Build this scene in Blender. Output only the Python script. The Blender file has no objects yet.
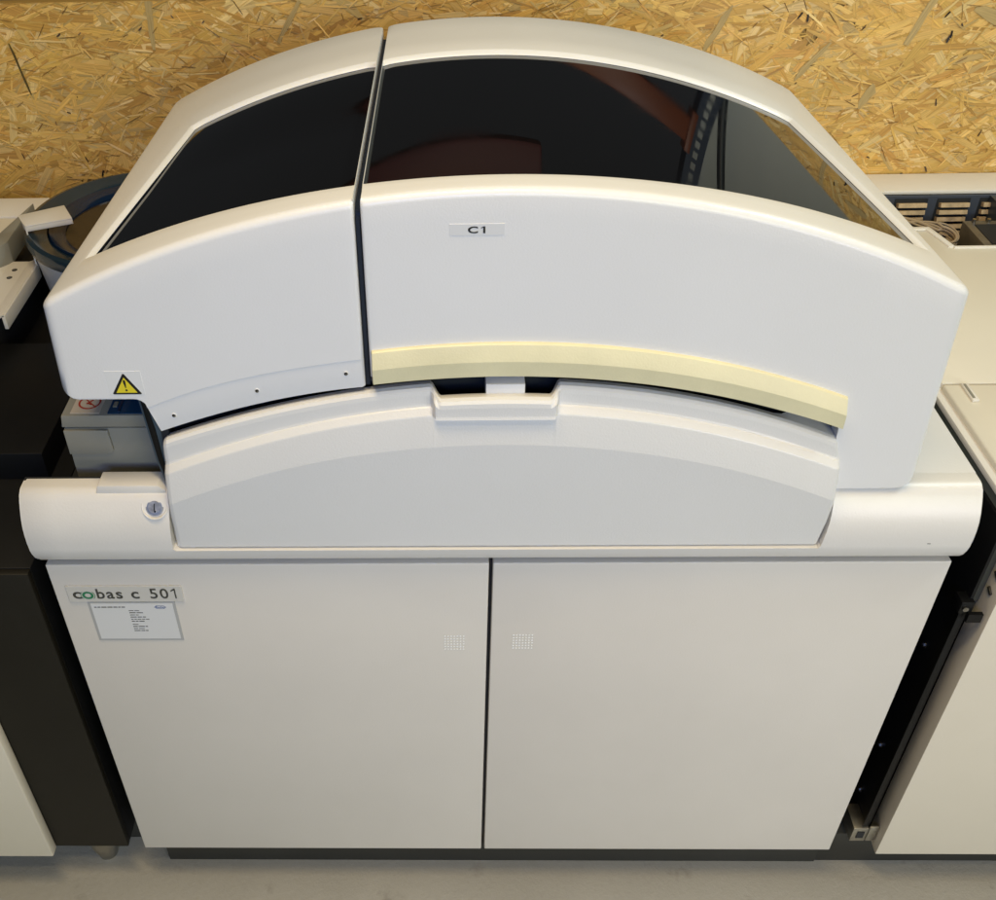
import bpy, bmesh, math, random
import numpy as np
from mathutils import Matrix, Vector
random.seed(7); np.random.seed(7)
S = bpy.context.scene
C = S.collection

# ------------------------------------------------------------------ camera, world, lamps, exposure
FPX, CX, CY, PITCH, YAW, ROLL = 1009.2, 421.08, 424.53, 0.6598, 0.0320, -0.0272
cam = bpy.data.cameras.new('camera'); co = bpy.data.objects.new('camera', cam); C.objects.link(co)
cp, sp, cw, sw, cr, sr = math.cos(PITCH), math.sin(PITCH), math.cos(YAW), math.sin(YAW), math.cos(ROLL), math.sin(ROLL)
f = Vector((-sw*cp, cw*cp, -sp)); rt = Vector((cw, sw, 0)); up = rt.cross(f)
r2 = rt*cr + up*sr; u2 = -rt*sr + up*cr
mt = Matrix((r2, u2, -f)).transposed().to_4x4(); mt.translation = Vector((0.5396, -0.9449, 1.7777))
co.matrix_world = mt
cam.sensor_fit = 'HORIZONTAL'; cam.sensor_width = 36; cam.lens = FPX/996*36
cam.shift_x = (498-CX)/996; cam.shift_y = (CY-450)/996
cam.clip_start = 0.02; cam.clip_end = 60
S.camera = co

w = bpy.data.worlds.new('World'); S.world = w; w.use_nodes = True
w.node_tree.nodes['Background'].inputs[0].default_value = (0.85, 0.92, 1.0, 1)
w.node_tree.nodes['Background'].inputs[1].default_value = 0.034

def area(name, loc, target, sx, sy, power, col, spread=180):
    l = bpy.data.lights.new(name, 'AREA'); l.shape = 'RECTANGLE'; l.size = sx; l.size_y = sy
    l.energy = power; l.color = col; l.spread = math.radians(spread)
    o = bpy.data.objects.new(name, l); C.objects.link(o); o.location = loc
    o.rotation_euler = (Vector(target)-Vector(loc)).to_track_quat('-Z', 'Y').to_euler()
    return o
area('ceiling_tube_light', (0.35, -0.42, 3.2), (0.6, 0.0, 1), 1.2, 0.10, 29, (1.0, 0.79, 0.47))
area('ceiling_tube_light', (0.75, -1.15, 3.3), (0.6, 0.0, 1), 1.2, 0.10, 12, (1.0, 0.82, 0.50))
area('ceiling_tube_light', (2.2, 0.10, 3.0), (1.3, 0.6, 0.9), 0.6, 0.4, 19, (0.90, 1.0, 0.96))
area('cool_hood_fill', (0.40, -2.4, 2.1), (0.50, 0, 1.25), 1.0, 0.7, 4.6, (0.26, 0.40, 0.95), 80)  # cool fill added for the hood, beam narrowed onto its front
area('front_fill_light', (2.2, -4.8, 2.4), (0.8, 0, 0.7), 2.4, 0.8, 72, (0.93, 1.0, 0.70))  # added fill, evens the light on the upright faces
area('front_fill_light', (2.2, -2.3, 1.0), (1.05, 0, 0.15), 0.8, 0.6, 5.0, (0.96, 0.92, 1.0), 85)  # added low fill, brightens the right-hand door
S.view_settings.view_transform = 'Standard'; S.view_settings.look = 'None'
S.view_settings.exposure = 0.08; S.view_settings.gamma = 1

# ------------------------------------------------------------------ materials
def mat(name, col, rough=0.5, metal=0.0, spec=0.5, bump=None, var=None, ior=1.5, coat=0.0):
    """bump=(scale, strength); var=(scale, amount) slow tone change"""
    m = bpy.data.materials.new(name); m.use_nodes = True; nt = m.node_tree
    b = nt.nodes['Principled BSDF']
    b.inputs['Base Color'].default_value = (*col, 1); b.inputs['Roughness'].default_value = rough
    b.inputs['Metallic'].default_value = metal; b.inputs['IOR'].default_value = ior
    b.inputs['Specular IOR Level'].default_value = spec; b.inputs['Coat Weight'].default_value = coat
    tc = nt.nodes.new('ShaderNodeTexCoord')
    if var:
        n = nt.nodes.new('ShaderNodeTexNoise'); n.inputs['Scale'].default_value = var[0]; n.inputs['Detail'].default_value = 6
        n.inputs['Roughness'].default_value = 0.6
        nt.links.new(tc.outputs['Object'], n.inputs['Vector'])
        r = nt.nodes.new('ShaderNodeMapRange'); r.inputs[1].default_value = .3; r.inputs[2].default_value = .7
        r.inputs[3].default_value = 1-var[1]; r.inputs[4].default_value = 1+var[1]
        nt.links.new(n.outputs['Fac'], r.inputs[0])
        mx = nt.nodes.new('ShaderNodeVectorMath'); mx.operation = 'SCALE'; mx.inputs[0].default_value = col
        nt.links.new(r.outputs[0], mx.inputs['Scale']); nt.links.new(mx.outputs[0], b.inputs['Base Color'])
        r2_ = nt.nodes.new('ShaderNodeMapRange'); r2_.inputs[3].default_value = rough-.06; r2_.inputs[4].default_value = rough+.08
        nt.links.new(n.outputs['Fac'], r2_.inputs[0]); nt.links.new(r2_.outputs[0], b.inputs['Roughness'])
    if bump:
        n = nt.nodes.new('ShaderNodeTexNoise'); n.inputs['Scale'].default_value = bump[0]; n.inputs['Detail'].default_value = 3
        nt.links.new(tc.outputs['Object'], n.inputs['Vector'])
        bp = nt.nodes.new('ShaderNodeBump'); bp.inputs['Strength'].default_value = bump[1]; bp.inputs['Distance'].default_value = .0006
        nt.links.new(n.outputs['Fac'], bp.inputs['Height']); nt.links.new(bp.outputs[0], b.inputs['Normal'])
    return m
HOOD = mat('white moulded plastic', (.77, .765, .75), .30, bump=(420, .32), var=(5, .012))
DECK = mat('white deck plastic', (.73, .705, .66), .32, bump=(380, .38), var=(6, .015))
DOOR = mat('powder coated door', (.67, .635, .58), .45, bump=(450, .35), var=(3, .03))
COVER = mat('light grey cover plastic', (.73, .72, .69), .32, bump=(420, .5), var=(5, .012))
YEL = mat('aged yellow plastic', (.74, .68, .43), .40, bump=(420, .4), var=(14, .06))
GLASS = mat('smoked glass', (.004, .004, .0045), .03, spec=.5, ior=1.58)
for n_ in [n_ for n_ in GLASS.node_tree.nodes if n_.type == 'BSDF_PRINCIPLED']:
    nt_ = GLASS.node_tree; q_ = nt_.nodes.new('ShaderNodeTexNoise'); q_.inputs['Scale'].default_value = 9; q_.inputs['Detail'].default_value = 8; q_.inputs['Roughness'].default_value = .7
    t_ = nt_.nodes.new('ShaderNodeTexCoord'); nt_.links.new(t_.outputs['Object'], q_.inputs['Vector'])
    k_ = nt_.nodes.new('ShaderNodeMapRange'); k_.inputs[1].default_value = .42; k_.inputs[2].default_value = .75; k_.inputs[3].default_value = .012; k_.inputs[4].default_value = .085
    nt_.links.new(q_.outputs['Fac'], k_.inputs[0]); nt_.links.new(k_.outputs[0], n_.inputs['Roughness'])
SEAL = mat('dark blue seal', (.012, .018, .032), .3)
BLACK = mat('black painted steel', (.005, .0053, .0058), .45, spec=.25, var=(7, .2))
OLIVE = mat('brown black panel', (.010, .0088, .006), .5, spec=.3, var=(9, .15))
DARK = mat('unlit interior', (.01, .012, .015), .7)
GREYP = mat('grey plastic', (.25, .24, .20), .5, bump=(900, .3), var=(12, .03))
GREYD = mat('mid grey plastic', (.20, .20, .19), .5, bump=(900, .3))
BLUEW = mat('blue window', (.012, .045, .10), .08)
CREAM = mat('cream coated steel', (.72, .67, .56), .45, bump=(1000, .3), var=(4, .02))
CREAMW = mat('white coated steel', (.72, .68, .61), .45, bump=(1000, .3), var=(4, .02))
STEEL = mat('bare zinc steel', (.42, .41, .37), .38, 1.0, var=(30, .2))
SCREW = mat('screw metal', (.35, .34, .32), .3, 1.0)
LOCKM = mat('worn lock metal', (.50, .46, .37), .32, .8, var=(150, .3))
CHROME = mat('chrome', (.75, .73, .68), .14, 1.0)
SIDEM = mat('grey green steel', (.11, .115, .095), .45, var=(8, .1))
STICK = mat('white label film', (.70, .70, .69), .3)
STICKB = mat('badge plate', (.60, .58, .53), .35)
CLEAR = mat('clear label film', (.76, .76, .74), .22)
INK = mat('black ink', (.012, .012, .012), .4)
INKG = mat('dark grey ink', (.05, .05, .045), .4)
GREEN = mat('green ink', (.02, .20, .09), .4)
BLUEI = mat('blue ink', (.03, .08, .28), .4)
YSIGN = mat('warning yellow', (.75, .62, .03), .35)
REDI = mat('brown red ink', (.38, .035, .02), .4)
DOT = mat('bright perforation', (.95, .94, .9), .35)
DOTD = mat('perforation edge', (.40, .39, .36), .5)
RING = mat('dark blue plastic rim', (.014, .030, .045), .12)
RINGD = mat('deep blue inner rim', (.005, .016, .042), .12)
TUBIN = mat('brown tinted tray', (.035, .024, .014), .25)
WIRE = mat('tan cable sheath', (.36, .27, .17), .5)
WIREB = mat('black cable sheath', (.02, .02, .02), .45)
BLUEP = mat('blue rack paint', (.008, .022, .065), .4)
ORANGE = mat('orange rack paint', (.24, .055, .016), .4)
REDP = mat('dark red paint', (.13, .018, .016), .5)
POLEM = mat('dark blue grey pole', (.03, .04, .05), .4)

def concrete():
    m = bpy.data.materials.new('concrete floor'); m.use_nodes = True; nt = m.node_tree; b = nt.nodes['Principled BSDF']
    tc = nt.nodes.new('ShaderNodeTexCoord')
    def noise(sc, det, rg=.6):
        n = nt.nodes.new('ShaderNodeTexNoise'); n.inputs['Scale'].default_value = sc; n.inputs['Detail'].default_value = det
        n.inputs['Roughness'].default_value = rg; nt.links.new(tc.outputs['Object'], n.inputs['Vector']); return n
    n1 = noise(3.5, 8); n2 = noise(110, 8, .75); n3 = noise(11, 5)
    r = nt.nodes.new('ShaderNodeValToRGB'); e = r.color_ramp.elements
    e[0].position = .3; e[0].color = (.34, .325, .29, 1); e[1].position = .72; e[1].color = (.43, .415, .375, 1)
    mx = nt.nodes.new('ShaderNodeMath'); mx.operation = 'MULTIPLY_ADD'; mx.inputs[1].default_value = .35
    nt.links.new(n2.outputs['Fac'], mx.inputs[0])
    ma = nt.nodes.new('ShaderNodeMath'); ma.operation = 'MULTIPLY'; ma.inputs[1].default_value = .65
    nt.links.new(n1.outputs['Fac'], ma.inputs[0]); nt.links.new(ma.outputs[0], mx.inputs[2])
    nt.links.new(mx.outputs[0], r.inputs['Fac'])
    # dark stains and pits
    r2_ = nt.nodes.new('ShaderNodeValToRGB'); e = r2_.color_ramp.elements
    e[0].position = .30; e[0].color = (.62, .60, .57, 1); e[1].position = .40; e[1].color = (1, 1, 1, 1)
    nt.links.new(n3.outputs['Fac'], r2_.inputs['Fac'])
    mm = nt.nodes.new('ShaderNodeMix'); mm.data_type = 'RGBA'; mm.blend_type = 'MULTIPLY'; mm.inputs[0].default_value = .7
    nt.links.new(r.outputs[0], mm.inputs[6]); nt.links.new(r2_.outputs[0], mm.inputs[7])
    nt.links.new(mm.outputs[2], b.inputs['Base Color'])
    bp = nt.nodes.new('ShaderNodeBump'); bp.inputs['Strength'].default_value = .5; bp.inputs['Distance'].default_value = .003
    nt.links.new(n2.outputs['Fac'], bp.inputs['Height']); nt.links.new(bp.outputs[0], b.inputs['Normal'])
    b.inputs['Roughness'].default_value = .75
    return m
CONC = concrete()
SHADE_SKIRT = mat('floor shade skirt', (.028, .028, .024), .55, var=(8, .15))  # dark colour stands in for the floor shadow under the cabinets

def osb_mat():
    m = bpy.data.materials.new('oriented strand board'); m.use_nodes = True; nt = m.node_tree; b = nt.nodes['Principled BSDF']
    a = nt.nodes.new('ShaderNodeAttribute'); a.attribute_name = 'flake'
    uv = nt.nodes.new('ShaderNodeUVMap'); uv.uv_map = 'grain'
    mp = nt.nodes.new('ShaderNodeMapping'); mp.inputs['Scale'].default_value = (14, 420, 1)
    nt.links.new(uv.outputs[0], mp.inputs[0])
    n = nt.nodes.new('ShaderNodeTexNoise'); n.inputs['Scale'].default_value = 1; n.inputs['Detail'].default_value = 4; n.inputs['Roughness'].default_value = .6
    nt.links.new(mp.outputs[0], n.inputs['Vector'])
    r = nt.nodes.new('ShaderNodeMapRange'); r.inputs[1].default_value = .3; r.inputs[2].default_value = .72; r.inputs[3].default_value = .72; r.inputs[4].default_value = 1.18
    nt.links.new(n.outputs['Fac'], r.inputs[0])
    v = nt.nodes.new('ShaderNodeVectorMath'); v.operation = 'SCALE'
    nt.links.new(a.outputs['Color'], v.inputs[0]); nt.links.new(r.outputs[0], v.inputs['Scale'])
    nt.links.new(v.outputs[0], b.inputs['Base Color'])
    bp = nt.nodes.new('ShaderNodeBump'); bp.inputs['Strength'].default_value = .35; bp.inputs['Distance'].default_value = .0006
    nt.links.new(n.outputs['Fac'], bp.inputs['Height']); nt.links.new(bp.outputs[0], b.inputs['Normal'])
    b.inputs['Roughness'].default_value = .48
    return m
OSB = osb_mat()

# ------------------------------------------------------------------ mesh helper
class M:
    def __init__(s): s.v = []; s.f = []; s.mi = []; s.mats = []
    def m(s, mt_):
        if mt_ not in s.mats: s.mats.append(mt_)
        return s.mats.index(mt_)
    def add(s, vs, fs, mt_):
        o = len(s.v); s.v += [tuple(p) for p in vs]; k = s.m(mt_)
        for q in fs: s.f.append([i+o for i in q]); s.mi.append(k)
        return s
    def bm(s, bm, mt_):
        bm.verts.ensure_lookup_table(); bm.verts.index_update()
        s.add([v.co[:] for v in bm.verts], [[v.index for v in q.verts] for q in bm.faces], mt_); bm.free(); return s
    def box(s, x0, x1, y0, y1, z0, z1, mt_, bev=0.0, seg=2, rot=None, piv=None):
        bm = bmesh.new(); bmesh.ops.create_cube(bm, size=1)
        for v in bm.verts:
            v.co = Vector(((x0+x1)/2+v.co.x*(x1-x0), (y0+y1)/2+v.co.y*(y1-y0), (z0+z1)/2+v.co.z*(z1-z0)))
        if bev: bmesh.ops.bevel(bm, geom=list(bm.edges), offset=bev, segments=seg, profile=.5, affect='EDGES')
        if rot:
            p = Vector(piv or ((x0+x1)/2, (y0+y1)/2, (z0+z1)/2))
            bmesh.ops.rotate(bm, verts=bm.verts, cent=p, matrix=Matrix.Rotation(rot[1], 3, rot[0]))
        return s.bm(bm, mt_)
    def grid(s, rows, mt_, close=False):
        """rows: list of equally long point lists"""
        n = len(rows[0]); vs = [p for r in rows for p in r]; fs = []
        for i in range(len(rows)-1):
            for j in range(n if close else n-1):
                k = (j+1) % n
                fs.append([i*n+j, i*n+k, (i+1)*n+k, (i+1)*n+j])
        return s.add(vs, fs, mt_)
    def prism(s, poly, axis, a, b, mt_, bev=0):
        """poly: 2D points in the plane normal to axis; extruded a..b"""
        def P(p, t): return {'X': (t, p[0], p[1]), 'Y': (p[0], t, p[1]), 'Z': (p[0], p[1], t)}[axis]
        bm = bmesh.new(); n = len(poly)
        A = [bm.verts.new(P(p, a)) for p in poly]; B = [bm.verts.new(P(p, b)) for p in poly]
        bm.faces.new(A); bm.faces.new(B[::-1])
        for i in range(n): bm.faces.new([A[i], B[i], B[(i+1) % n], A[(i+1) % n]])
        bmesh.ops.recalc_face_normals(bm, faces=bm.faces)
        if bev: bmesh.ops.bevel(bm, geom=list(bm.edges), offset=bev, segments=2, profile=.5, affect='EDGES')
        return s.bm(bm, mt_)
    def tube(s, pts, r, mt_, seg=10):
        pts = [Vector(p) for p in pts]; rows = []
        for i, p in enumerate(pts):
            d = (pts[min(i+1, len(pts)-1)]-pts[max(i-1, 0)]).normalized()
            a = d.cross(Vector((0, 0, 1)));
            if a.length < .05: a = d.cross(Vector((1, 0, 0)))
            a.normalize(); b = d.cross(a)
            rows.append([p+(a*math.cos(t)+b*math.sin(t))*r for t in [2*math.pi*k/seg for k in range(seg)]])
        s.grid(rows, mt_, True)
        n = len(s.v)
        s.f.append(list(range(n-seg, n))); s.mi.append(s.m(mt_))
        s.f.append(list(range(n-seg*len(rows), n-seg*(len(rows)-1)))[::-1]); s.mi.append(s.m(mt_))
        return s
    def lathe(s, prof, c, mt_, seg=72, mx=None):
        rows = [[(c[0]+r*math.cos(t), c[1]+r*math.sin(t), c[2]+z) for t in [2*math.pi*k/seg for k in range(seg)]] for r, z in prof]
        return s.grid(rows, mt_, True)
    def disc(s, c, r, n, mt_, seg=20, depth=.0006):
        """thin round puck centred c with outward normal n"""
        n = Vector(n).normalized(); a = n.orthogonal().normalized(); b = n.cross(a)
        A = [Vector(c)+(a*math.cos(2*math.pi*k/seg)+b*math.sin(2*math.pi*k/seg))*r for k in range(seg)]
        B = [p+n*depth for p in A]
        s.add(A+B, [[k, (k+1) % seg, seg+(k+1) % seg, seg+k] for k in range(seg)]+[list(range(seg, 2*seg))], mt_); return s
    def text(s, txt, size, org, mt_, bold=0.0, sx=1.0, slant=0, basis=None, h=.0004):
        """letters on the plane facing -Y (x right, z up) unless basis=(right, up, normal)"""
        cu = bpy.data.curves.new('t', 'FONT'); cu.body = txt; cu.size = size; cu.offset = bold; cu.resolution_u = 4
        o = bpy.data.objects.new('t', cu); C.objects.link(o)
        bpy.context.view_layer.update()
        me = bpy.data.meshes.new_from_object(o.evaluated_get(bpy.context.evaluated_depsgraph_get()))
        R_, U_, N_ = basis or (Vector((1, 0, 0)), Vector((0, 0, 1)), Vector((0, -1, 0)))
        vs = [Vector(org)+R_*(v.co.x*sx+slant*v.co.y)+U_*v.co.y+N_*h for v in me.vertices]
        s.add(vs, [list(p.vertices) for p in me.polygons], mt_)
        bpy.data.objects.remove(o); bpy.data.curves.remove(cu); wd = max([v.co.x for v in me.vertices])*sx
        bpy.data.meshes.remove(me); return wd
    def tbox(s, txt, x0, x1, z0, z1, y, mt_, bold=0.0):
        """letters scaled to fill a box on a plane facing -Y"""
        k = len(s.v); s.text(txt, .03, (0, y, 0), mt_, bold); P = s.v[k:]
        a, b = min(p[0] for p in P), max(p[0] for p in P); c, d = min(p[2] for p in P), max(p[2] for p in P)
        s.v[k:] = [(x0+(p[0]-a)/(b-a)*(x1-x0), p[1], z0+(p[2]-c)/(d-c)*(z1-z0)) for p in P]; return s
    def build(s, name, parent=None, angle=35, smooth=True, recalc=True):
        me = bpy.data.meshes.new(name); me.from_pydata(s.v, [], s.f)
        for q in s.mats: me.materials.append(q)
        me.polygons.foreach_set('material_index', s.mi)
        if recalc:
            bm = bmesh.new(); bm.from_mesh(me); bmesh.ops.remove_doubles(bm, verts=bm.verts, dist=.00002)
            bmesh.ops.recalc_face_normals(bm, faces=bm.faces); bm.to_mesh(me); bm.free()
        if smooth:
            me.polygons.foreach_set('use_smooth', [True]*len(me.polygons)); me.set_sharp_from_angle(angle=math.radians(angle))
        me.update()
        o = bpy.data.objects.new(name, me); C.objects.link(o)
        if parent: o.parent = parent; o.matrix_parent_inverse = Matrix.Translation(-parent.location)
        return o
def tag(o, label=None, cat=None, group=None, kind=None):
    if label: o['label'] = label
    if cat: o['category'] = cat
    if group: o['group'] = group
    if kind: o['kind'] = kind
    return o
def thing(name, label, cat, loc=(0, 0, 0), group=None):
    o = bpy.data.objects.new(name, None); C.objects.link(o); o.location = loc; o.empty_display_size = .1
    return tag(o, label, cat, group)
def fit(pts, deg=4):
    p = np.polyfit([a for a, b in pts], [b for a, b in pts], deg); return lambda x: float(np.polyval(p, x))

def one(m, x0, x1, z0, z1, y, w_, mt_):
    """the figure 1: a stem with its flag"""
    h = z1-z0
    m.add([(x1-w_, y, z0), (x1, y, z0), (x1, y, z1), (x1-w_*.9, y, z1), (x0, y, z1-h*.20), (x0, y, z1-h*.32), (x1-w_, y, z1-h*.17)], [[0, 1, 2, 3, 6], [3, 4, 5, 6]], mt_)
# ------------------------------------------------------------------ setting
m = M(); m.grid([[(-14, -8, 0), (14, -8, 0)], [(-14, 9, 0), (14, 9, 0)]], CONC)
tag(m.build('floor', smooth=False), kind='structure')

# strand board wall: a slab with thousands of pressed flakes on its face
WY = 1.010
def osb_wall():
    m = M(); m.box(-.46, 3.0, WY+.002, WY+.018, 0, 1.262, OSB)
    o = m.build('strand_board_wall', smooth=False, recalc=False)
    me = o.data; base = len(me.vertices)
    V = [v.co[:] for v in me.vertices]; F = [list(p.vertices) for p in me.polygons]
    cols = [(.42, .25, .06)]*len(F); uvs = [[(0, 0)]*len(q) for q in F]
    pal = [(.64, .385, .10), (.68, .43, .13), (.60, .35, .085), (.62, .375, .10), (.55, .30, .07), (.72, .50, .21), (.46, .25, .06), (.66, .41, .12), (.60, .36, .09), (.54, .36, .13)]
    def flake(x, z, L, W_, a, d, c):
        ca, sa = math.cos(a), math.sin(a)
        n = 4; top = []; bot = []
        tap0, tap1 = random.uniform(.1, 1), random.uniform(.1, 1)
        for i in range(n+1):
            t = i/n; hw = W_/2*(tap0 if i == 0 else tap1 if i == n else 1)*random.uniform(.75, 1.08)
            u = (t-.5)*L; sk = random.uniform(-.12, .12)*W_
            top.append((u+(random.uniform(-.15, .15)*W_ if i in (0, n) else 0), hw+sk)); bot.append((u, -hw+sk))
        P = bot+top[::-1]; o0 = len(V); tl = random.uniform(-.0018, .0018)/L; t2 = random.uniform(-.0006, .0006)/W_
        ou, ov = random.uniform(0, 50), random.uniform(0, 50); uu = []
        for u, q in P:
            px, pz = x+u*ca-q*sa, z+u*sa+q*ca
            px = min(max(px, -.46), 3.0); pz = min(max(pz, 0.002), 1.2615)
            V.append((px, WY-.0003-d-u*tl-q*t2, pz)); uu.append((u+ou, q+ov))
        F.append(list(range(o0, o0+len(P)))[::-1]); cols.append(c); uvs.append(uu[::-1])
    def col():
        c = random.choice(pal); k = random.uniform(.80, 1.08); g = random.uniform(-.02, .02)
        k *= 1.17; return (c[0]*k*.98, c[1]*k*(1+g), c[2]*k*(1-2*g)*.98)
    def ang():
        r = random.random()
        if r < .55: return random.gauss(0, .35)
        if r < .8: return random.choice((-1, 1))*random.uniform(.4, 1.1)
        return random.uniform(0, math.pi)
    for layer, (num, L0, L1, W0, W1) in enumerate([(1900, .08, .17, .016, .036), (3000, .06, .15, .010, .028), (2600, .05, .15, .005, .018), (6000, .012, .07, .0015, .005)]):
        for k in range(num):
            flake(random.uniform(-.46, 2.35), random.uniform(.60, 1.275), random.uniform(L0, L1), random.uniform(W0, W1), ang(), random.uniform(0, .0012)+layer*.0006, col())
    for layer, num in ((0, 1500), (1, 1500)):      # the lower part, behind the machines
        for k in range(num):
            flake(random.uniform(-.46, 3.0), random.uniform(0, .66), random.uniform(.08, .16), random.uniform(.02, .04), ang(), random.uniform(0, .002), col())
    for k in range(260):                          # thin dark flakes painted as shadow at flake edges
        flake(random.uniform(-.46, 2.3), random.uniform(.85, 1.255), random.uniform(.010, .04), random.uniform(.0007, .0018), ang(), .0036, (.20, .10, .022))
    for k in range(90):                          # grey weathered strands and dark resin specks
        flake(random.uniform(-.7, 2.3), random.uniform(.85, 1.25), random.uniform(.004, .016), random.uniform(.0012, .0035), random.uniform(0, 3), .0036, (.07, .035, .015))
    for x, z, L, W_, a in ((-.01, 1.23, .115, .013, 1.53), (.02, 1.02, .09, .012, .2), (1.43, 1.215, .12, .013, 1.18), (1.36, 1.06, .05, .02, 1.25), (.25, 1.22, .09, .010, 1.0), (-.28, 1.14, .1, .005, 1.75), (1.55, 1.21, .07, .022, -.3), (1.24, 1.13, .09, .012, .9), (1.05, 1.19, .10, .012, 1.1)):
        flake(x, z, L, W_, a, .0034, (.46, .33, .13) if W_ > .006 else (.10, .07, .02))
    for x, z in ((1.485, 1.168), (1.488, 1.176), (1.20, 1.215), (1.215, 1.21), (-.165, .925), (1.47, 1.212)):
        flake(x, z, .014, .004, random.uniform(.9, 1.8), .0038, (.012, .006, .004))
    me2 = bpy.data.meshes.new('strand_board_wall'); me2.from_pydata(V, [], F); me2.materials.append(OSB)
    at = me2.color_attributes.new('flake', 'FLOAT_COLOR', 'CORNER'); uvl = me2.uv_layers.new(name='grain')
    ca = []; ua = []
    for p in me2.polygons:
        c = cols[p.index]; u = uvs[p.index]
        for k in range(p.loop_total): ca += [*c, 1]; ua += [u[k][0], u[k][1]]
    at.data.foreach_set('color', ca); uvl.data.foreach_set('uv', ua)
    o.data = me2; bpy.data.meshes.remove(me)
    return tag(o, 'low wall of golden oriented strand board behind the machines', 'wall')
osb_wall()

# what stands beyond the low wall (seen in the smoked glass)
m = M(); m.box(1.98, 6.2, 3.2, 3.3, 0, 4.2, mat('pale painted wall', (.88, .89, .86), .8, var=(2, .04)))
tag(m.build('painted_wall', smooth=False), 'pale grey wall beyond the board wall, mirrored in the right end of the glass', 'wall')
t = thing('rack_upright', 'dark blue perforated rack upright mirrored in the right glass panel', 'rack upright', (1.72, 2.5, 0))
m = M()
for k in range(56):
    z = .05+k*.055
    m.box(1.690, 1.716, 2.50, 2.503, z, z+.055, BLUEP); m.box(1.742, 1.768, 2.50, 2.503, z, z+.055, BLUEP)
    m.box(1.716, 1.742, 2.50, 2.503, z+.033, z+.055, BLUEP)
m.box(1.685, 1.69, 2.50, 2.57, .05, 3.13, BLUEP); m.box(1.768, 1.773, 2.50, 2.57, .05, 3.13, BLUEP)
m.build('post', t, smooth=False)
M().box(1.66, 1.80, 2.46, 2.60, 0, .05, BLUEP, .002).build('foot_plate', t)
t = thing('rack_beam', 'orange rack beam running left from the blue upright in the glass', 'rack beam', (.7, 2.5, 1.62))
M().box(.98, 1.66, 2.47, 2.52, 1.62, 1.74, ORANGE, .006).build('beam', t)
M().box(1.655, 1.685, 2.46, 2.53, 1.58, 1.78, ORANGE, .003).build('end_plate', t)
m = M(); m.box(-.55, .95, 2.46, 2.52, 2.05, 2.35, REDP, .02)
tag(m.build('rack_load'), 'dark red load mirrored low in the middle of the glass', 'load')
m = M(); m.tube([(1.44, 2.6, 0), (2.40, 2.6, 3.6)], .022, POLEM, 16)
tag(m.build('pole'), 'thin dark pole mirrored beside the blue upright', 'pole')

# ------------------------------------------------------------------ the analyser
A = thing('laboratory_analyser', 'large white laboratory analyser with arched smoked glass hood and two cabinet doors', 'laboratory analyser', (.6, .4, 0))
# cabinet behind the doors
m = M(); m.box(.012, 1.188, .024, .80, .075, .80, BLACK, .002); m.box(.02, 1.2045, .034, .78, .0, .075, SHADE_SKIRT)
m.box(.012, .17, .024, .80, .80, .86, DARK); m.box(.20, 1.188, .10, .80, .80, .925, DARK)
m.build('cabinet', A)
# doors
def door(x0, x1):
    m = M(); m.box(x0, x1, 0, .020, .100, .8105, DOOR, .0016, 3)
    return m.build('door', A)
dl = door(0.0, .5945); dr = door(.6000, 1.2005)
M().box(.580, .615, .0225, .0238, .11, .80, SEAL).build('door_seal', A)
def perforation(x0, z0, par):
    m = M()
    for i in range(7):
        for j in range(6):
            m.disc((x0+.0005+i*.0044, .0001, z0+.0012+j*.0056), .0018, (0, -1, 0), HOLE, 10, .0003)
            m.disc((x0+.0005+i*.0044, .0001, z0+.0012+j*.0056), .0014, (0, -1, 0), DOT, 10, .0006)
    m.build('perforated_vent', par, smooth=False)
HOLE = mat('perforation shade', (.54, .52, .48), .5)
perforation(.5345, .636, dl); perforation(.6315, .638, dr)

# badge: name plate
m = M(); m.box(.018, .177, -.0024, 0, .7405, .7715, STICKB, .0006)
yb = -.0024
def ring(m, c, r0, r1, mt_, y, a0=0, a1=2*math.pi, sx=1.0):
    n = 36; A_ = [(c[0]+r0*sx*math.cos(a0+(a1-a0)*k/n), y, c[1]+r0*math.sin(a0+(a1-a0)*k/n)) for k in range(n+1)]
    B_ = [(c[0]+r1*sx*math.cos(a0+(a1-a0)*k/n), y, c[1]+r1*math.sin(a0+(a1-a0)*k/n)) for k in range(n+1)]
    m.grid([A_, B_], mt_)
zb_ = .7475
m.tbox('c', .0255, .0375, zb_, zb_+.0135, yb, INKG, .0005)
oc = (.0462, zb_+.0068)
ring(m, oc, .0040, .0073, GREEN, yb-.0005, sx=1.08)
ring(m, oc, .0088, .0096, GREEN, yb-.0005, -.8, .8, 1.05); ring(m, oc, .0088, .0096, GREEN, yb-.0005, math.pi-.8, math.pi+.8, 1.05)
m.tbox('b', .0585, .0695, zb_, zb_+.0195, yb, INKG, .0005)
m.tbox('a', .0720, .0825, zb_, zb_+.0135, yb, INKG, .0005)
m.tbox('s', .0850, .0940, zb_, zb_+.0135, yb, INKG, .0005)
m.tbox('c', .1060, .1170, zb_, zb_+.0135, yb, INKG, .0005)
m.tbox('5', .1320, .1425, zb_, zb_+.0195, yb, INKG, .0003)
m.tbox('0', .1460, .1575, zb_, zb_+.0195, yb, INKG, .0003)
one(m, .1615, .1680, zb_, zb_+.0195, yb-.0004, .0020, INKG)
m.build('name_badge', dl, smooth=False, recalc=False)
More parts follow.
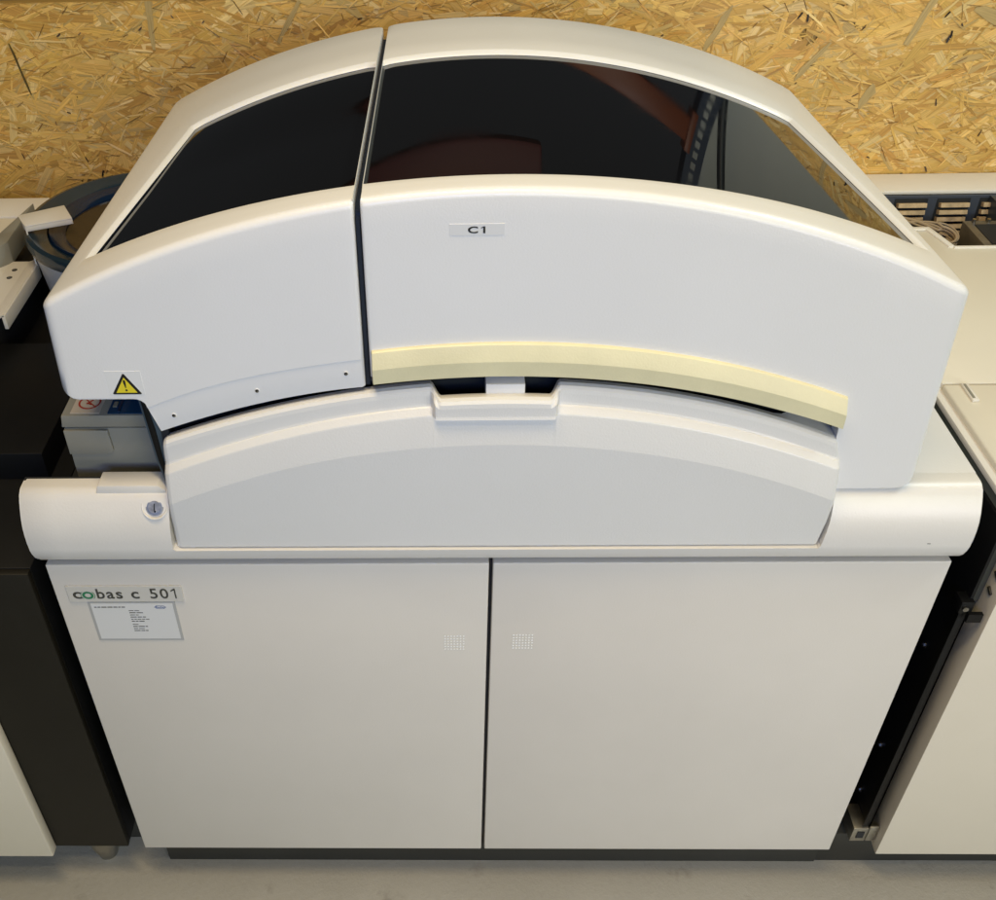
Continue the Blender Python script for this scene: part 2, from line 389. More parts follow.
# type label with grey frame
m = M(); xs0, xs1, zs0, zs1 = .041, .163, .659, .7385
m.box(xs0, xs1, -.0011, 0, zs0, zs1, mat('label frame', (.42, .42, .41), .3), .0004)
m.box(xs0+.004, xs1-.004, -.0016, -.001, zs0+.004, zs1-.002, STICK)
yy = -.0018
def bar(x0, x1, z, h=.0011, mt_=INKG): m.box(x0, x1, yy-.0001, -.0015, z, z+h, mt_)
def words(x, x1, z, h=.0010):
    while x < x1-.003:
        l = random.uniform(.003, .009); bar(x, min(x+l, x1), z, h); x += l+.0012
words(.049, .092, .7285, .0016)
for k, (x1, h) in enumerate(((.114, .001), (.118, .0013), (.112, .001), (.119, .0013), (.125, .001), (.118, .0013), (.108, .001), (.117, .0013), (.113, .001), (.116, .0013))):
    words(.096, x1, .7215-k*.0044-(.002 if k > 5 else 0), h)
hx = .141; hz = .7290
pts = [(hx-.0085, hz), (hx-.005, hz+.0032), (hx+.005, hz+.0032), (hx+.0085, hz), (hx+.005, hz-.0032), (hx-.005, hz-.0032)]
m.add([(x, yy, z) for x, z in pts]+[(hx+(x-hx)*.86, yy, hz+(z-hz)*.80) for x, z in pts], [[k, (k+1) % 6, 6+(k+1) % 6, 6+k] for k in range(6)], BLUEI)
m.text('Roche', .0044, (hx-.0060, yy+.0003, hz-.0014), BLUEI, .0001, 1.0)
m.build('type_label', dl, smooth=False, recalc=False)

# ---- deck with its round front edge
prof = [(.030, .9375), (.016, .9375), (.010, .9365), (.0035, .932), (-.0015, .9245), (-.0065, .915), (-.0110, .905), (-.0145, .893), (-.0165, .880), (-.0172, .867), (-.0165, .8555), (-.0165, .8525), (-.0145, .844), (-.0105, .8340), (-.0050, .8260), (.0015, .8195), (.010, .8155), (.03, .8150)]
cols_ = [-.0045, -.0030, 0, .04, .08, .12, .15, .180, .1875, .1890, .25, .4, .6, .8, .95, 1.012, 1.0135, 1.020, 1.08, 1.14, 1.19, 1.2030, 1.2045]
rows = []
for y, z in prof:
    r = []
    for i, x in enumerate(cols_):
        yo, zo = y, z
        if .1885 < x < 1.0132 and z > .8530: yo, zo = .014, z
        if x < .0 or x > 1.203: yo = y+.0015 if y < .012 else y; zo = z-.0012 if z > .9 else z
        # notch walls lean with the cover
        xx = x
        if abs(x-.1875) < .003: xx = x-.0035+.0045*(z-.8525)/.085 if z > .8525 else x
        if abs(x-1.0132) < .002: xx = x+.001+.008*(z-.8525)/.085 if z > .8525 else x
        r.append((xx, yo, zo))
    rows.append(r)
m = M(); m.grid(rows, DECK)
# ends, top and back
for x in (-.0045, 1.2045):
    m.add([(x, y+(.0015 if y < .012 else 0), z-(.0012 if z > .9 else 0)) for y, z in prof], [list(range(len(prof)))], DECK)
m.box(1.0, 1.2045, .030, .80, .86, .9374, DECK, .0008); m.box(.2, 1.0, .06, .80, .86, .930, DARK)
m.box(-.0045, .19, .028, .034, .80, .937, DARK)
m.box(1.148, 1.152, -.0172, -.0150, .8595, .8603, INKG)
deck = m.build('deck', A)
# raised shelf beside the lock
m = M(); m.prism([(.0930, .930), (.0985, .9455), (.1745, .9455), (.1835, .938), (.1850, .930)], 'Y', .0055, .034, DECK, .0012)
m.build('shelf_step', deck)
# lock with pocket
m = M()
kc = Vector((.1690, -.0035, .9190)); kn = Vector((0, -.80, .60)).normalized()
a_ = Vector((1, 0, 0)); b_ = kn.cross(a_)
def loop(r, d, sq=False):
    L = []
    for k in range(40):
        t = 2*math.pi*k/40; cx_, cz_ = math.cos(t), math.sin(t)
        v = a_*cx_*r + b_*(cz_*r if (b_*cz_).z < 0 else math.copysign(min(abs(cz_)*r*1.25, r*.9), cz_))
        L.append(kc+v+kn*d)
    return L
m.grid([loop(.0185, -.004), loop(.0172, .0012), loop(.0162, .0016), loop(.0150, .0010), loop(.0135, -.003), loop(.0125, -.0045), loop(.0001, -.0045)], DECK, True)
m.build('lock_pocket', deck, angle=60)
m = M(); lc = kc-Vector((0, 0, .001))
m.disc(lc+kn*-.0045, .0115, kn, LOCKM, 32, .0058); m.disc(lc+kn*.001, .0098, kn, STEEL, 32, .0012)
m.disc(lc+kn*.002, .0080, kn, LOCKM, 32, .0008)
p0 = lc+kn*.0029; m.add([p0+a_*sx_*.0007+b_*sz_*.0045 for sx_, sz_ in ((-1, -1), (1, -1), (1, 1), (-1, 1))], [[0, 1, 2, 3]], DARK); p1 = p0+a_*.001-b_*.0056; m.disc(p1, .0014, kn, CHROME, 12, .0008)
m.build('key_lock', deck)

# ---- lower front cover with its handle cup
zt_ = fit([(.1960, 1.0225), (.2700, 1.0490), (.3080, 1.0605), (.3560, 1.0745), (.4410, 1.0920), (.5240, 1.1015), (.6, 1.1035), (.6730, 1.1015), (.7620, 1.0920), (.8090, 1.0830), (.8820, 1.0640), (.9690, 1.0345), (1.0020, 1.0205)], 4)
zl_ = fit([(.1960, .9805), (.2670, 1.0110), (.3550, 1.0400), (.4400, 1.0600), (.5220, 1.0700), (.6, 1.0730), (.6730, 1.0715), (.7640, 1.0610), (.8110, 1.0510), (.8840, 1.0310), (1.0060, .9850)], 4)
zc_ = fit([(.1960, .9345), (.2610, .9635), (.3510, .9955), (.4370, 1.0160), (.5210, 1.0265), (.6090, 1.0285), (.7680, 1.0150), (.8160, 1.0055), (.8900, .9860), (1.0050, .9385)], 4)
def sm(a, b, x):
    t = min(max((x-a)/(b-a), 0), 1); return t*t*(3-2*t)
xc = sorted(set([.1985, .2005, .204] + list(np.linspace(.21, .50, 26)) + list(np.linspace(.505, .685, 91)) + list(np.linspace(.69, .995, 28)) + [1.004, 1.0075, 1.010]))
m = M(); rows = [[] for _ in range(19)]
for x in xc:
    w_ = sm(.5205, .5340, x)*(1-sm(.6580, .6715, x))            # handle cup
    w2 = sm(.5215, .5275, x)*(1-sm(.6645, .6705, x))
    e = 1-min(1, (x-.1985)/.005, (1.010-x)/.005) if (x < .2035 or x > 1.005) else 0   # rounded ends
    T, Lg, Cr = zt_(x), zl_(x), zc_(x)
    dip = .0105*w_; fw = .0165*w_; fb = .0165*w2
    bk = .020*sm(.93, .965, x); P = [(.014+bk-.016*w_, T-dip-.016), (.013+bk-.016*w_, T-.002*(1-bk/.02)-dip), (.004-fw, T-dip), (-.0012-fw, T-.0014-dip), (-.0042-fw, T-.0046-dip), (-.0048-fb, T-.010-dip)]
    zb = Lg+.0042
    zbb = zb*(1-w2)+(1.0670)*w2
    P += [(-.0046-fb, (T-.012-dip)*.5+zbb*.5), (-.0048-fb, zbb+.004), (-.0056-fb*.99, zbb+.0012), (-.0075-fb*.9, zbb)]
    P += [(-.0125 if w2 < .5 else -.0150, Lg-.0012 if w2 < .5 else zbb-.0012), (-.0136 if w2 < .5 else -.0145, Lg-.0024 if w2 < .5 else zbb-.0035), (-.0142 if w2 < .5 else -.0150, Lg-.0040 if w2 < .5 else zbb-.006),
          (-.0205, Cr+.0006), (-.0206, Cr-.0006), (-.0168, (Cr+.855)/2), (-.0130, .8570), (-.0118, .8548), (.008, .8540)]
    for k, (y, z) in enumerate(P):
        # the sides lean outward towards the top and step at the ledge
        lean = (.1885+(z-.855)*.045) if x < .6 else (1.0125+.004*math.sin(min(1, (z-.855)/.11)*math.pi)*.6-(.006*sm(.975, 1.02, z) if k < 8 else 0))
        xx = x + ((lean-.1985) if x < .6 else (lean-1.010))*max(0, (abs(x-.604)-.30)/.105)
        if k < 9 and x > .6: pass
        yy_ = y + (.004*e*e if k > 1 else 0); zz = z-(.005*e*e if k < 6 else 0)
        rows[k].append((xx, yy_, zz))
m.grid(rows, COVER)
for side in (0, -1):      # end walls
    P = [r[side] for r in rows]; Q = [(p[0], .034, p[2]) for p in P]
    m.grid([P, Q], COVER)
m.build('front_cover', A, angle=7)

# block seen behind the handle opening
M().box(.585, .630, -.004, .04, 1.03, 1.1045, HOOD, .001).build('latch_block', A)

# ---- hood shells
def Tz(x, y):
    R_ = 1.063; return 1.3425-(R_-math.sqrt(R_*R_-(x-.602)**2))-.040*y
YB = .690
yf = lambda x: .046+.17*(x-.6)**2
ybk = lambda x: .494-.22*(x-.6)**2
def shell(name, x0, x1, rc0, rc1, bottom, gl, gr, crease=None):
    """rounded plan outline, rolled top edge, framed glass opening"""
    rt_ = .0095
    pts = []
    def arc_(cx_, cy_, r, a0, a1, n): 
        for k in range(n+1):
            a = a0+(a1-a0)*k/n; pts.append((cx_+r*math.cos(a), cy_+r*math.sin(a), math.cos(a), math.sin(a)))
    def line(xa, ya, xb, yb, n, nx, ny, xs=None):
        for k in range(1, n): t = k/n; pts.append((xa+(xb-xa)*t, ya+(yb-ya)*t, nx, ny))
    pi = math.pi
    arc_(x0+rc0, rc0, rc0, pi, 1.5*pi, 6)
    nf = int((x1-x0)/.008); xs = list(np.linspace(x0+rc0, x1-rc1, nf))[1:-1]
    for xx in bottom.extra: xs.append(xx)
    xs = sorted(xs); xs = [q for i, q in enumerate(xs) if i == 0 or q-xs[i-1] > .0006]
    for q in xs: pts.append((q, 0, 0, -1))
    arc_(x1-rc1, rc1, rc1, 1.5*pi, 2*pi, 6)
    line(x1, rc1, x1, YB-.02, 28, 1, 0)
    arc_(x1-.02, YB-.02, .02, 0, .5*pi, 5)
    line(x1-.02, YB, x0+.02, YB, int((x1-x0)/.016), 0, 1)
    arc_(x0+.02, YB-.02, .02, .5*pi, pi, 5)
    line(x0, YB-.02, x0, rc0, 28, -1, 0)
    nP = len(pts); rows = []
    def draft(x, z):
        k = sm(.40, .50, abs(x-.602)); return x+math.copysign(1, x-.602)*k*(1.2-z)*.045
    # bottom return lip, face, rolled edge
    def zb(p): return bottom(p[0], p[1])
    def row(fn): rows.append([fn(p) for p in pts])
    def face(p, t):
        z1 = Tz(p[0], p[1])-rt_; z0 = zb(p); z = z0+(z1-z0)*t
        return (draft(p[0], z), p[1], z)
    row(lambda p: (draft(p[0]-p[2]*.02, zb(p)), p[1]-p[3]*.02, zb(p)+.0005))
    row(lambda p: (draft(p[0]-p[2]*.0015, zb(p)), p[1]-p[3]*.0015, zb(p)))
    if crease:
        def cz(p): return min(max(crease(p[0]), zb(p)+.0022), Tz(p[0], p[1])-.05) if p[0] < .4475 else zb(p)+.004
        row(lambda p: (draft(p[0], zb(p)+.0012), p[1]-p[3]*.0012, zb(p)+.0010))
        row(lambda p: (draft(p[0], cz(p)), p[1]-p[3]*.0012, cz(p)-.0008))
        row(lambda p: (draft(p[0], cz(p)), p[1], cz(p)+.0002))
        for t in (.3, .6, .85, 1.0):
            row(lambda p, t=t: (lambda z: (draft(p[0], z), p[1], z))(cz(p)+.0002+(Tz(p[0], p[1])-rt_-cz(p)-.0002)*t))
    else:
        row(lambda p: (draft(p[0], zb(p)+.0012), p[1], zb(p)+.0015))
        for t in (.2, .45, .7, .9, 1.0): row(lambda p, t=t: face(p, max(t, .01)))
    for k in range(1, 7):
        a = k/6*math.pi/2; ins = rt_*(1-math.cos(a))
        def q(p, ins=ins, a=a):
            rc = rc0 if p[0] < (x0+x1)/2 else rc1; kx = 1 if (rc > .008 or abs(p[2]) < .01) else min(1, .0012/rt_)
            xi, yi = p[0]-p[2]*ins*kx, p[1]-p[3]*ins
            return (xi, yi, Tz(xi, yi)-rt_*(1-math.sin(a)))
        row(q)
    # towards the glass frame
    def inner(p, m_, dz):
        u = min(max((p[0]-x0)/(x1-x0), 0), 1); v = min(max(p[1]/YB, 0), 1)
        if u < .06 and abs(p[2]) > .7: u = 0
        if u > .94 and abs(p[2]) > .7: u = 1
        uu = u; vv = v
        xl, xr = gl(vv), gr(vv)
        ml, mr = (m_ if x0 < .2 else min(m_, .0003)), (m_ if x1 > .9 else min(m_, .0003)); gx = (xl-ml)+(xr-xl+ml+mr)*uu; gy = (yf(gx)-m_)+(ybk(gx)-yf(gx)+2*m_)*vv
        return (gx, gy, Tz(gx, gy)+dz)
    def mix(a, b, t): return tuple(a[i]+(b[i]-a[i])*t for i in range(3))
    lastrow = rows[-1]
    g0 = [inner(p, FR, 0) for p in pts]
    for t in (.33, .66):
        r = []
        for a, b in zip(lastrow, g0):
            q = mix(a, b, t); r.append((q[0], q[1], Tz(q[0], q[1])))
        rows.append(r)
    rows.append(g0)
    rows.append([inner(p, FR-.0018, -.0004) for p in pts])
    rows.append([inner(p, .0012, -.0052) for p in pts])
    rows.append([inner(p, .0004, -.0062) for p in pts])
    m = M(); m.grid(rows, HOOD, True)
    m.grid([rows[-1], [inner(p, -.0006, -.020) for p in pts]], SEAL, True)
    o = m.build(name, A, angle=40)
    # the glass
    gm = M(); n1, n2 = 64, 26; G = []; left = x0 < .2
    for j in range(n2+1):
        v = j/n2; r = []
        for i in range(n1+1):
            u = i/n1; xl, xr = gl(v), gr(v); gx = xl+(xr-xl)*u; gy = yf(gx)+(ybk(gx)-yf(gx))*v
            r.append((gx, gy, Tz(gx, gy)-.0066-((.0090*sm(-.25, .45, u)-.0011)*(1-sm(.45, .95, v)) if left else 0)))
        G.append(r)
    gm.grid(G, GLASS)
    e = [G[0], [(x, y, z-.004) for x, y, z in G[0]]]; gm.grid(e, GLASS)
    g = gm.build('smoked_glass', o, angle=60)
    return o
FR = .0085
class Bot:
    def __init__(s, f_, extra): s.f_ = f_; s.extra = extra
    def __call__(s, x, y): return s.f_(x, y)
X0L, X1L, X0R, X1R = .0940, .4462, .4530, 1.1040
zlb = fit([(.195, 1.0350), (.23, 1.0485), (.272, 1.062), (.309, 1.0735), (.369, 1.0875), (.441, 1.0985)], 3)
def botL(x, y):
    if y > .03: return 1.085
    if x < X0L+.022:
        d = .022-(x-X0L); return 1.084+.022-math.sqrt(max(0, .022**2-d*d))
    if x < .1740: return 1.084
    if x < .1880:
        d = x-.174; return 1.084-.014+math.sqrt(max(0, .014**2-d*d))
    if x < .1975: return 1.070+(x-.188)/(.0095)*(1.0360-1.070)
    return zlb(x)
def botR(x, y):
    zy = fit_yt(x)-.038
    if y > .03 and x > .6: return .938
    if y > .03: return 1.10
    if x < 1.0015: return zy
    if x < 1.0055: return zy+(x-1.0015)/.004*(.9380-zy)
    if x > X1R-.026:
        d = .026-(X1R-x); return .938+.026-math.sqrt(max(0, .026**2-d*d))
    return .938
fit_yt = fit([(.455, 1.1500), (.56, 1.1585), (.665, 1.1590), (.74, 1.1515), (.822, 1.137), (.91, 1.1135), (1.0, 1.081)], 3)
crz = fit([(.191, 1.073), (.25, 1.097), (.315, 1.115), (.38, 1.1285), (.445, 1.138)], 3)
sl = lambda v: .1335+.050*v
lid = shell('side_hood', X0L, X1L, .014, .004, Bot(botL, [.1110, .1125, .1160, .1740, .178, .182, .185, .187, .188, .1975, .2]), sl, lambda v: .4454-.0004*v, crease=crz)
sr_ = lambda v: 1.0760-.040*v-.012*v*v
hood = shell('main_hood', X0R, X1R, .004, .014, Bot(botR, [1.0015, 1.0055, 1.018, 1.08, 1.085, 1.09]), lambda v: .4538+.0003*v, sr_)
# seal down the split
m = M(); m.prism([(.012, 1.10), (.012, 1.315), (.03, 1.318), (.66, 1.290), (.66, 1.10)], 'X', .4450, .4545, SEAL)
m.box(.4475, .4515, .005, .0125, 1.10, 1.31, SEAL)
m.tube([(.4497, .04, 1.3105), (.4497, .30, 1.3015), (.4497, .66, 1.287)], .0012, STEEL, 8)
m.build('hood_seal', A)
# dark boxes added inside the hood to block light
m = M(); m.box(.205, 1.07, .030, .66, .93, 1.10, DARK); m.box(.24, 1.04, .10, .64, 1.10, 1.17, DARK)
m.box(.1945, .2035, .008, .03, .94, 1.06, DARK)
m.build('inner_light_block', A, smooth=False)
# lid screws
for x, z in ((.217, 1.060), (.320, 1.095), (.425, 1.118)):
    m = M(); m.disc((x, .0012, z), .0031, (0, -1, 0), HOOD, 20, .0009); m.disc((x, .0003, z), .0022, (0, -1, 0), INK, 16, .0002)
    m.disc((x+.0006, .0002, z-.0007), .0012, (0, -1, 0), SCREW, 12, .0003)
    m.build('screw', lid)
# yellow grip strip
m = M(); rows = [[] for _ in range(8)]
xy = [.4555, .4565] + list(np.linspace(.462, .995, 60)) + [1.0005, 1.002]
for i, x in enumerate(xy):
    T = fit_yt(x); e = .004 if i in (0, len(xy)-1) else 0
    for k, (y, z) in enumerate([(.004, T), (-.0030+e, T), (-.0050+e, T-.0012), (-.0110+e, T-.0190), (-.0112+e, T-.0200), (-.0095+e, T-.0405), (-.0075+e, T-.0420), (.004, T-.0420)]):
        rows[k].append((x+(T-z)*.05*sm(.9, 1.0, x), y, z))
m.grid(rows, YEL)
for s_ in (0, -1): m.add([r[s_] for r in rows], [list(range(8))], YEL)
m.build('grip_strip', hood, angle=15)
# warning sticker and C1 label
m = M(); m.box(.1475, .1890, -.0004, .0004, 1.0915, 1.1250, CLEAR)
tri = [(.1535, 1.0935), (.1835, 1.0935), (.1685, 1.1195)]
def flat(m, P, y, mt_): m.add([(a, y, b) for a, b in P], [list(range(len(P)))[::-1]], mt_)
flat(m, [(.1525, 1.0925), (.1848, 1.0925), (.1855, 1.0938), (.1696, 1.1214), (.1680, 1.1214), (.1518, 1.0938)], -.0006, INK)
cxm, czm = .16865, 1.1018
flat(m, [(cxm+(a-cxm)*.83, czm+(b-czm)*.83) for a, b in tri], -.0008, YSIGN)
flat(m, [(.1670, 1.1128), (.1694, 1.1128), (.1696, 1.1095), (.1690, 1.1018), (.1680, 1.1018), (.1667, 1.1095)], -.0010, INK)
m.disc((.1686, -.0008, 1.0985), .0014, (0, -1, 0), INK, 14, .0002)
m.build('warning_sticker', lid, smooth=False, recalc=False)
m = M(); m.box(.5440, .6010, -.0005, .0003, 1.2915, 1.3045, STICK, .0001)
m.tbox('C', .5630, .5735, 1.2940, 1.3018, -.0005, INK, .0008); one(m, .5765, .5810, 1.2940, 1.3018, -.0009, .0022, INK)
m.build('asset_label', hood, smooth=False, recalc=False)

# ---- grey reagent module on the left of the deck
G_ = thing('reagent_module', 'small grey plastic module with prohibition sticker under the left end of the hood', 'reagent module', (.105, .16, .86))
m = M()
m.prism([(.0515, .80), (.0515, .9955), (.1640, .9955), (.1640, .80)], 'Y', .0605, .27, GREYP, .002)
m.prism([(.0505, .998), (.0535, 1.0165), (.1640, 1.0165), (.1640, .998)], 'Y', .0590, .27, GREYP, .0012)
m.build('housing', G_)
# moulded front plate with rounded lower corner
P = [(.0520, .9945), (.0520, .9560), (.0990, .9560)]
for k in range(9):
    a = -math.pi/2+k/8*math.pi/2; P.append((.1010+.009*math.cos(a), .9650+.009*math.sin(a)))
P += [(.1085, .9945)]
m = M(); m.prism(P, 'Y', .0560, .0610, GREYP, .0010)
m.build('front_plate', G_)
m = M(); m.box(.1120, .1625, .062, .17, 1.0158, 1.0178, BLUEW, .0004)
m.box(.1250, .1275, .064, .17, 1.0178, 1.0200, BLUEP); m.box(.1345, .1500, .09, .15, 1.0178, 1.0215, RINGD, .001); m.box(.1160, .1210, .075, .085, 1.0178, 1.0190, GREYP)
m.build('blue_window', G_)
m = M(); m.box(.0640, .1015, .0635, .1150, 1.0164, 1.0171, mat('sticker film', (.52, .46, .39), .4))
bs = (Vector((1, 0, 0)), Vector((0, 1, 0)), Vector((0, 0, 1)))
n = 36; c0 = (.0835, .0860)
for r0, r1 in ((.0105, .0125),):
    m.grid([[(c0[0]+r*1.15*math.cos(2*math.pi*k/n), c0[1]+r*1.15*math.sin(2*math.pi*k/n), 1.0175) for k in range(n+1)] for r in (r0, r1)], REDI)
for a, l, w2_, off in ((-.8, .0235, .0016, 0), (.9, .011, .0022, .001), (2.6, .008, .002, -.003)):
    ca, sa = math.cos(a), math.sin(a)
    m.add([(c0[0]+u*ca-q*sa, c0[1]+off+u*sa+q*ca, 1.0175+abs(off)*.03) for u, q in ((-l/2, -w2_/2), (l/2, -w2_/2), (l/2, w2_/2), (-l/2, w2_/2))], [[0, 1, 2, 3]], REDI)
m.build('prohibition_sticker', G_, smooth=False, recalc=False)
# bracket plates between module and hood
m = M()
m.prism([(.1645, 1.10), (.1660, .905), (.1780, .905), (.1850, .960), (.1790, 1.10)], 'Y', .052, .075, GREYD, .001)
m.build('side_bracket', A)
m = M()
m.prism([(.1745, 1.085), (.1795, .985), (.1860, .938), (.1960, .925), (.1945, 1.03), (.1850, 1.085)], 'Y', .010, .030, mat('blue grey rubber', (.05, .075, .095), .35), .001)
m.prism([(.1775, 1.085), (.1830, .985), (.1880, .950), (.1905, .950), (.1880, 1.03), (.1830, 1.085)], 'Y', .0080, .0125, BLACK, .0005)
m.build('edge_seal', A)

# ------------------------------------------------------------------ round tub left of the hood
T_ = thing('round_tub', 'round white tub with dark blue rim standing left behind the hood', 'tub', (-.028, .752, 0))
tc = (-.028, .752, 0)
M().lathe([(.12, .60), (.165, .62), (.178, .80), (.192, .925), (.1945, .935), (.19, .936), (.17, .93), (.16, .90), (.02, .88), (.001, .88)], tc, DECK).build('bowl', T_)
M().lathe([(.190, .930), (.199, .934), (.2015, .945), (.1985, .955), (.190, .957), (.172, .950), (.162, .945), (.160, .930), (.19, .928)], tc, RING).build('rim', T_, angle=30)
M().lathe([(.1615, .940), (.158, .948), (.140, .944), (.131, .938), (.130, .930)], tc, RINGD).build('inner_rim', T_, angle=30)
M().lathe([(.162, .938), (.1, .932), (.04, .932), (.001, .933)], tc, TUBIN).build('tray', T_)
M().tube([(-.028, .752, .0), (-.028, .752, .62)], .06, BLACK, 24).build('pedestal', T_)

# ------------------------------------------------------------------ left neighbour
N_ = thing('left_cabinet', 'cream topped machine with black side and white door left of the analyser', 'machine', (-.5, .5, 0))
m = M(); m.box(-1.3, -.030, .0025, .014, .100, .7895, OLIVE, .0015); m.box(-1.3, -.030, .0145, .94, .100, .790, BLACK, .0015)
m.box(-1.3, -.06, .2, .50, .79, .84, BLACK, .002); m.box(-1.3, -.225, .49, .93, .79, .872, BLACK, .002)
m.build('body', N_)
m = M(); m.box(-1.3, -.1575, -.018, .002, .100, .788, CREAM, .004, 2); m.build('door', N_)
m = M(); m.box(-1.3, -.292, .52, .857, .872, .900, CREAM, .003); m.box(-1.3, -.262, .860, .945, .872, .902, CREAMW, .003)
m.build('top_panel', N_)
m = M()                       # folded edge rail
m.prism([(-.292, .898), (-.262, .884), (-.226, .884), (-.205, .893), (-.205, .897), (-.228, .889), (-.262, .889), (-.292, .902)], 'Y', .50, .700, CREAMW, .0005)
m.box(-.2100, -.2035, .50, .680, .868, .8955, CREAMW, .001)
m.build('edge_rail', N_)
for y in (.64, .668):
    m = M(); m.disc((-.245, y, .8888), .005, (0, 0, 1), DARK, 20, .0004); m.disc((-.245, y+.001, .8890), .0034, (0, 0, 1), SCREW, 16, .0006); m.build('rail_screw', N_)
m = M(); m.box(-1.3, -.040, .078, .9, 0, .10, SHADE_SKIRT); m.build('shade_plinth', N_)  # dark strip in place of the shade below this cabinet
m = M(); m.prism([(-.290, .70), (-.262, .860), (-.258, .700), (-.275, .66)], 'Z', .886, .93, GREYP, .001)
m.build('corner_gusset', N_)
m = M(); F_ = M()
for x, y in ((-.099, .05), (-.099, .86), (-1.2, .05)):
    fo = M(); fo.lathe([(.001, 0), (.018, 0), (.024, .03), (.026, .045), (.026, .10)], (x, y, 0), STEEL, 24); fo.build('foot', N_)
# arm that reaches over the tub
B_ = thing('bracket_arm', 'short white metal bracket arm reaching over the blue rimmed tub', 'bracket', (-.215, .69, .9))
m = M(); q = [(-.232, .7195), (-.162, .7565), (-.1585, .7500), (-.132, .7060), (-.138, .7000), (-.2030, .6740)]
q = [(-.231, .718), (-.160, .757), (-.130, .704), (-.2035, .674)]
m.prism(q, 'Z', .9705, .9735, CREAMW, .0008)
q2 = [(-.2035, .6740), (-.130, .7040), (-.1312, .7065), (-.2047, .6765)]
m.prism(q2, 'Z', .9620, .9705, CREAMW, .0004)
m.build('arm', B_)
m = M(); m.add([(-.231, .718, .9735), (-.2035, .674, .9735), (-.2035, .674, .885), (-.215, .735, .885)], [[0, 1, 2, 3]], CREAMW)
m.add([(-.2335, .7175, .9735), (-.206, .6735, .9735), (-.206, .6735, .885), (-.2175, .7345, .885)], [[3, 2, 1, 0]], CREAMW)
m.grid([[(-.231, .718, .9735), (-.2035, .674, .9735), (-.2035, .674, .885), (-.215, .735, .885)], [(-.2335, .7175, .9735), (-.206, .6735, .9735), (-.206, .6735, .885), (-.2175, .7345, .885)]], CREAMW, True)
m.build('post_plate', B_, smooth=False)

# ------------------------------------------------------------------ right neighbour
Q = thing('right_cabinet', 'cream machine with an open cable bay in its top, right of the analyser', 'machine', (1.8, .5, 0))
m = M(); m.box(1.262, 2.6, .055, .94, .09, .70, BLACK, .002); m.box(1.262, 2.6, .03, .66, .70, .885, SIDEM, .002)
m.box(1.262, 2.6, .66, .98, .60, .74, DARK); m.build('body', Q)
m = M()
# top panels: front, middle, back ledge, frame round the bay
m.box(1.268, 2.6, -.01, .273, .872, .900, CREAM, .004, 3)
m.prism([(1.268, .2755), (2.6, .2755), (2.6, .690), (1.452, .690), (1.437, .757), (1.268, .757)], 'Z', .872, .900, CREAM, .003)
m.box(1.268, 2.6, .922, 1.004, .893, .902, CREAMW, .003)
m.box(1.268, 1.400, .757, .922, .870, .8985, CREAM)
m.build('top_panel', Q)
m = M(); m.box(1.256, 1.270, -.01, .757, .880, .8905, CREAMW, .002)
m.build('edge_lip', Q)
m = M(); m.box(1.292, 1.302, .228, .270, .900, .9045, CREAMW, .001); m.box(1.2935, 1.297, .232, .266, .9045, .9055, GREYP)
m.build('latch', Q)
# white plate edges of the bay
m = M(); m.prism([(1.400, .757), (1.425, .757), (1.440, .690), (1.451, .690), (1.436, .757), (1.433, .766), (1.400, .766)], 'Z', .897, .9035, CREAMW, .001)
m.box(1.449, 2.6, .6865, .6915, .86, .9035, CREAMW, .0008)
m.build('bay_rim', Q)
# louvred plate at the back of the bay
m = M(); BL2 = mat('blue grey sheet', (.055, .065, .09), .4); SL = mat('tan louvre edge', (.46, .33, .19), .5, var=(70, .3))
m.box(1.36, 2.6, .9165, .9215, .74, .893, BL2)
for gx in range(8):
    x0 = 1.350+gx*.083
    m.box(x0-.004, x0+.060, .9150, .9168, .778, .888, DARK)
    for k in range(7):
        z = .781+k*.0152
        m.box(x0, x0+.056, .9035, .9150, z, z+.0088, SL, .0005, 1, rot=('X', -.35))
m.box(1.612, 1.640, .86, .916, .74, .893, POLEM)
m.build('louvre_plate', Q, smooth=False)
# side rail with screws
m = M(); m.box(1.2575, 1.262, .016, .30, .14, .86, BLACK, .0006); m.box(1.2500, 1.2575, .014, .017, .15, .71, BLACK, .0008)
m.build('side_rail', Q)
for y, z in ((.065, .567), (.067, .311), (.070, .176)):
    m = M(); m.disc((1.2575, y, z), .0055, (-1, 0, 0), SCREW, 20, .0012); m.disc((1.2563, y, z), .0036, (-1, 0, 0), SCREW, 6, .0025); m.build('rail_screw', Q)
m = M(); m.box(1.236, 1.262, .012, .060, .108, .148, STEEL, .0012); m.box(1.262, 1.277, .010, .014, .112, .155, STEEL, .001); m.box(1.244, 1.256, .0105, .013, .120, .138, DARK); m.build('end_bracket', Q)
m = M(); m.box(1.244, 1.262, .008, .030, .700, .722, BLACK, .001); m.tube([(1.250, .004, .712), (1.250, .016, .712)], .004, SCREW, 10); m.box(1.256, 1.276, .002, .008, .688, .704, BLACK); m.build('rail_clip', Q)
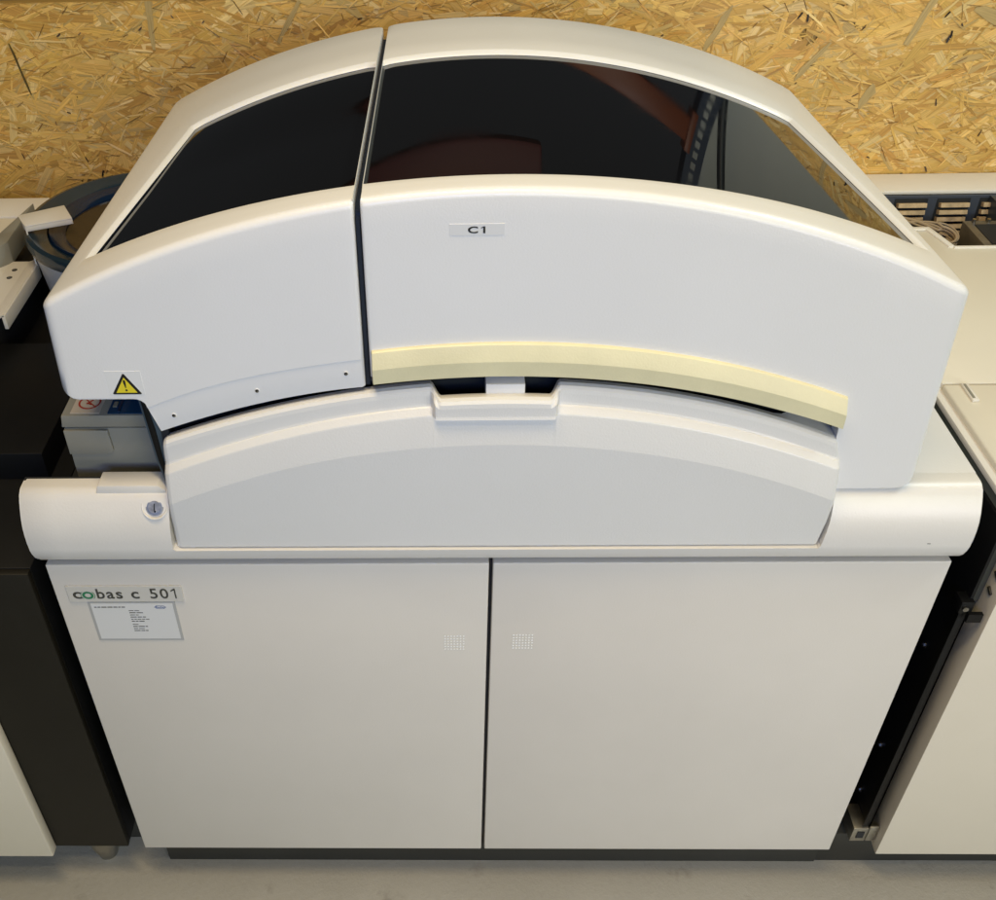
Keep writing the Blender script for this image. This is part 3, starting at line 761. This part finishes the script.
# lower door: wedge shaped left edge
def dq(x0, x1, y0, y1, z0, z1, xl_t): pass
bm = bmesh.new()
L = [(1.278, -.006, .097), (2.6, -.006, .097), (2.6, -.005, .86), (1.280, -.005, .86)]
K = [(1.279, .036, .097), (2.6, .036, .097), (2.6, .040, .86), (1.281, .040, .86)]
a = [bm.verts.new(p) for p in L]; b = [bm.verts.new(p) for p in K]
bm.faces.new(a); bm.faces.new(b[::-1])
for i in range(4): bm.faces.new([a[i], b[i], b[(i+1) % 4], a[(i+1) % 4]])
bmesh.ops.recalc_face_normals(bm, faces=bm.faces); bmesh.ops.bevel(bm, geom=list(bm.edges), offset=.0015, segments=2, profile=.5, affect='EDGES')
m = M(); m.bm(bm, CREAM); dR = m.build('door', Q)
for z in (.765, .79, .735): M().box(1.2775, 1.2835, .010, .022, z, z+.005, INK, .0005, rot=('X', .5)).build('hinge_slot', dR)
m = M(); m.box(1.205, 2.5, .036, .9, .0, .090, SHADE_SKIRT, .001); m.build('shade_plinth', Q)  # carried across the gap as painted floor shadow
# metal box and cables in the bay
t = thing('junction_box', 'bare metal junction box lying in the open bay beside the louvres', 'junction box', (1.60, .80, .74))
m = M(); m.box(1.538, 1.70, .745, .850, .80, .872, mat('brown zinc', (.20, .18, .14), .45, .6, var=(40, .2)), .0015); m.build('case', t)
m = M(); m.box(1.553, 1.69, .753, .832, .8725, .8735, DARK); m.build('opening', t)
for x in (1.556, 1.584, 1.625): M().tube([(x, .843, .872), (x, .843, .879)], .0035, SCREW, 10).build('rivet', t)
t = thing('cable_bundle', 'coiled bundle of tan and black cables at the left of the open bay', 'cables', (1.49, .82, .80))
for k in range(9):
    m = M(); o1 = random.uniform(-.012, .012); o2 = random.uniform(-.010, .012); P = []
    for i in range(40):
        u = i/39
        if u < .5: P.append((1.40+.095*u*2+o1*.2, .905-.058*u*2+o1*.6+.006*math.sin(u*9+k), .855+o2*.8+.006*math.sin(u*7+k)))
        else:
            a = (u-.5)*2*5.0; R1 = .027+o1*.5; P.append((1.496+R1*math.sin(a)*.8, .820+o1*.6+R1*math.cos(a), .858+o2*.8-.018*(u-.5)*2))
    m.tube(P, .0022 if k % 3 else .0030, WIREB if k % 4 == 3 else WIRE, 8); m.build('cable', t)
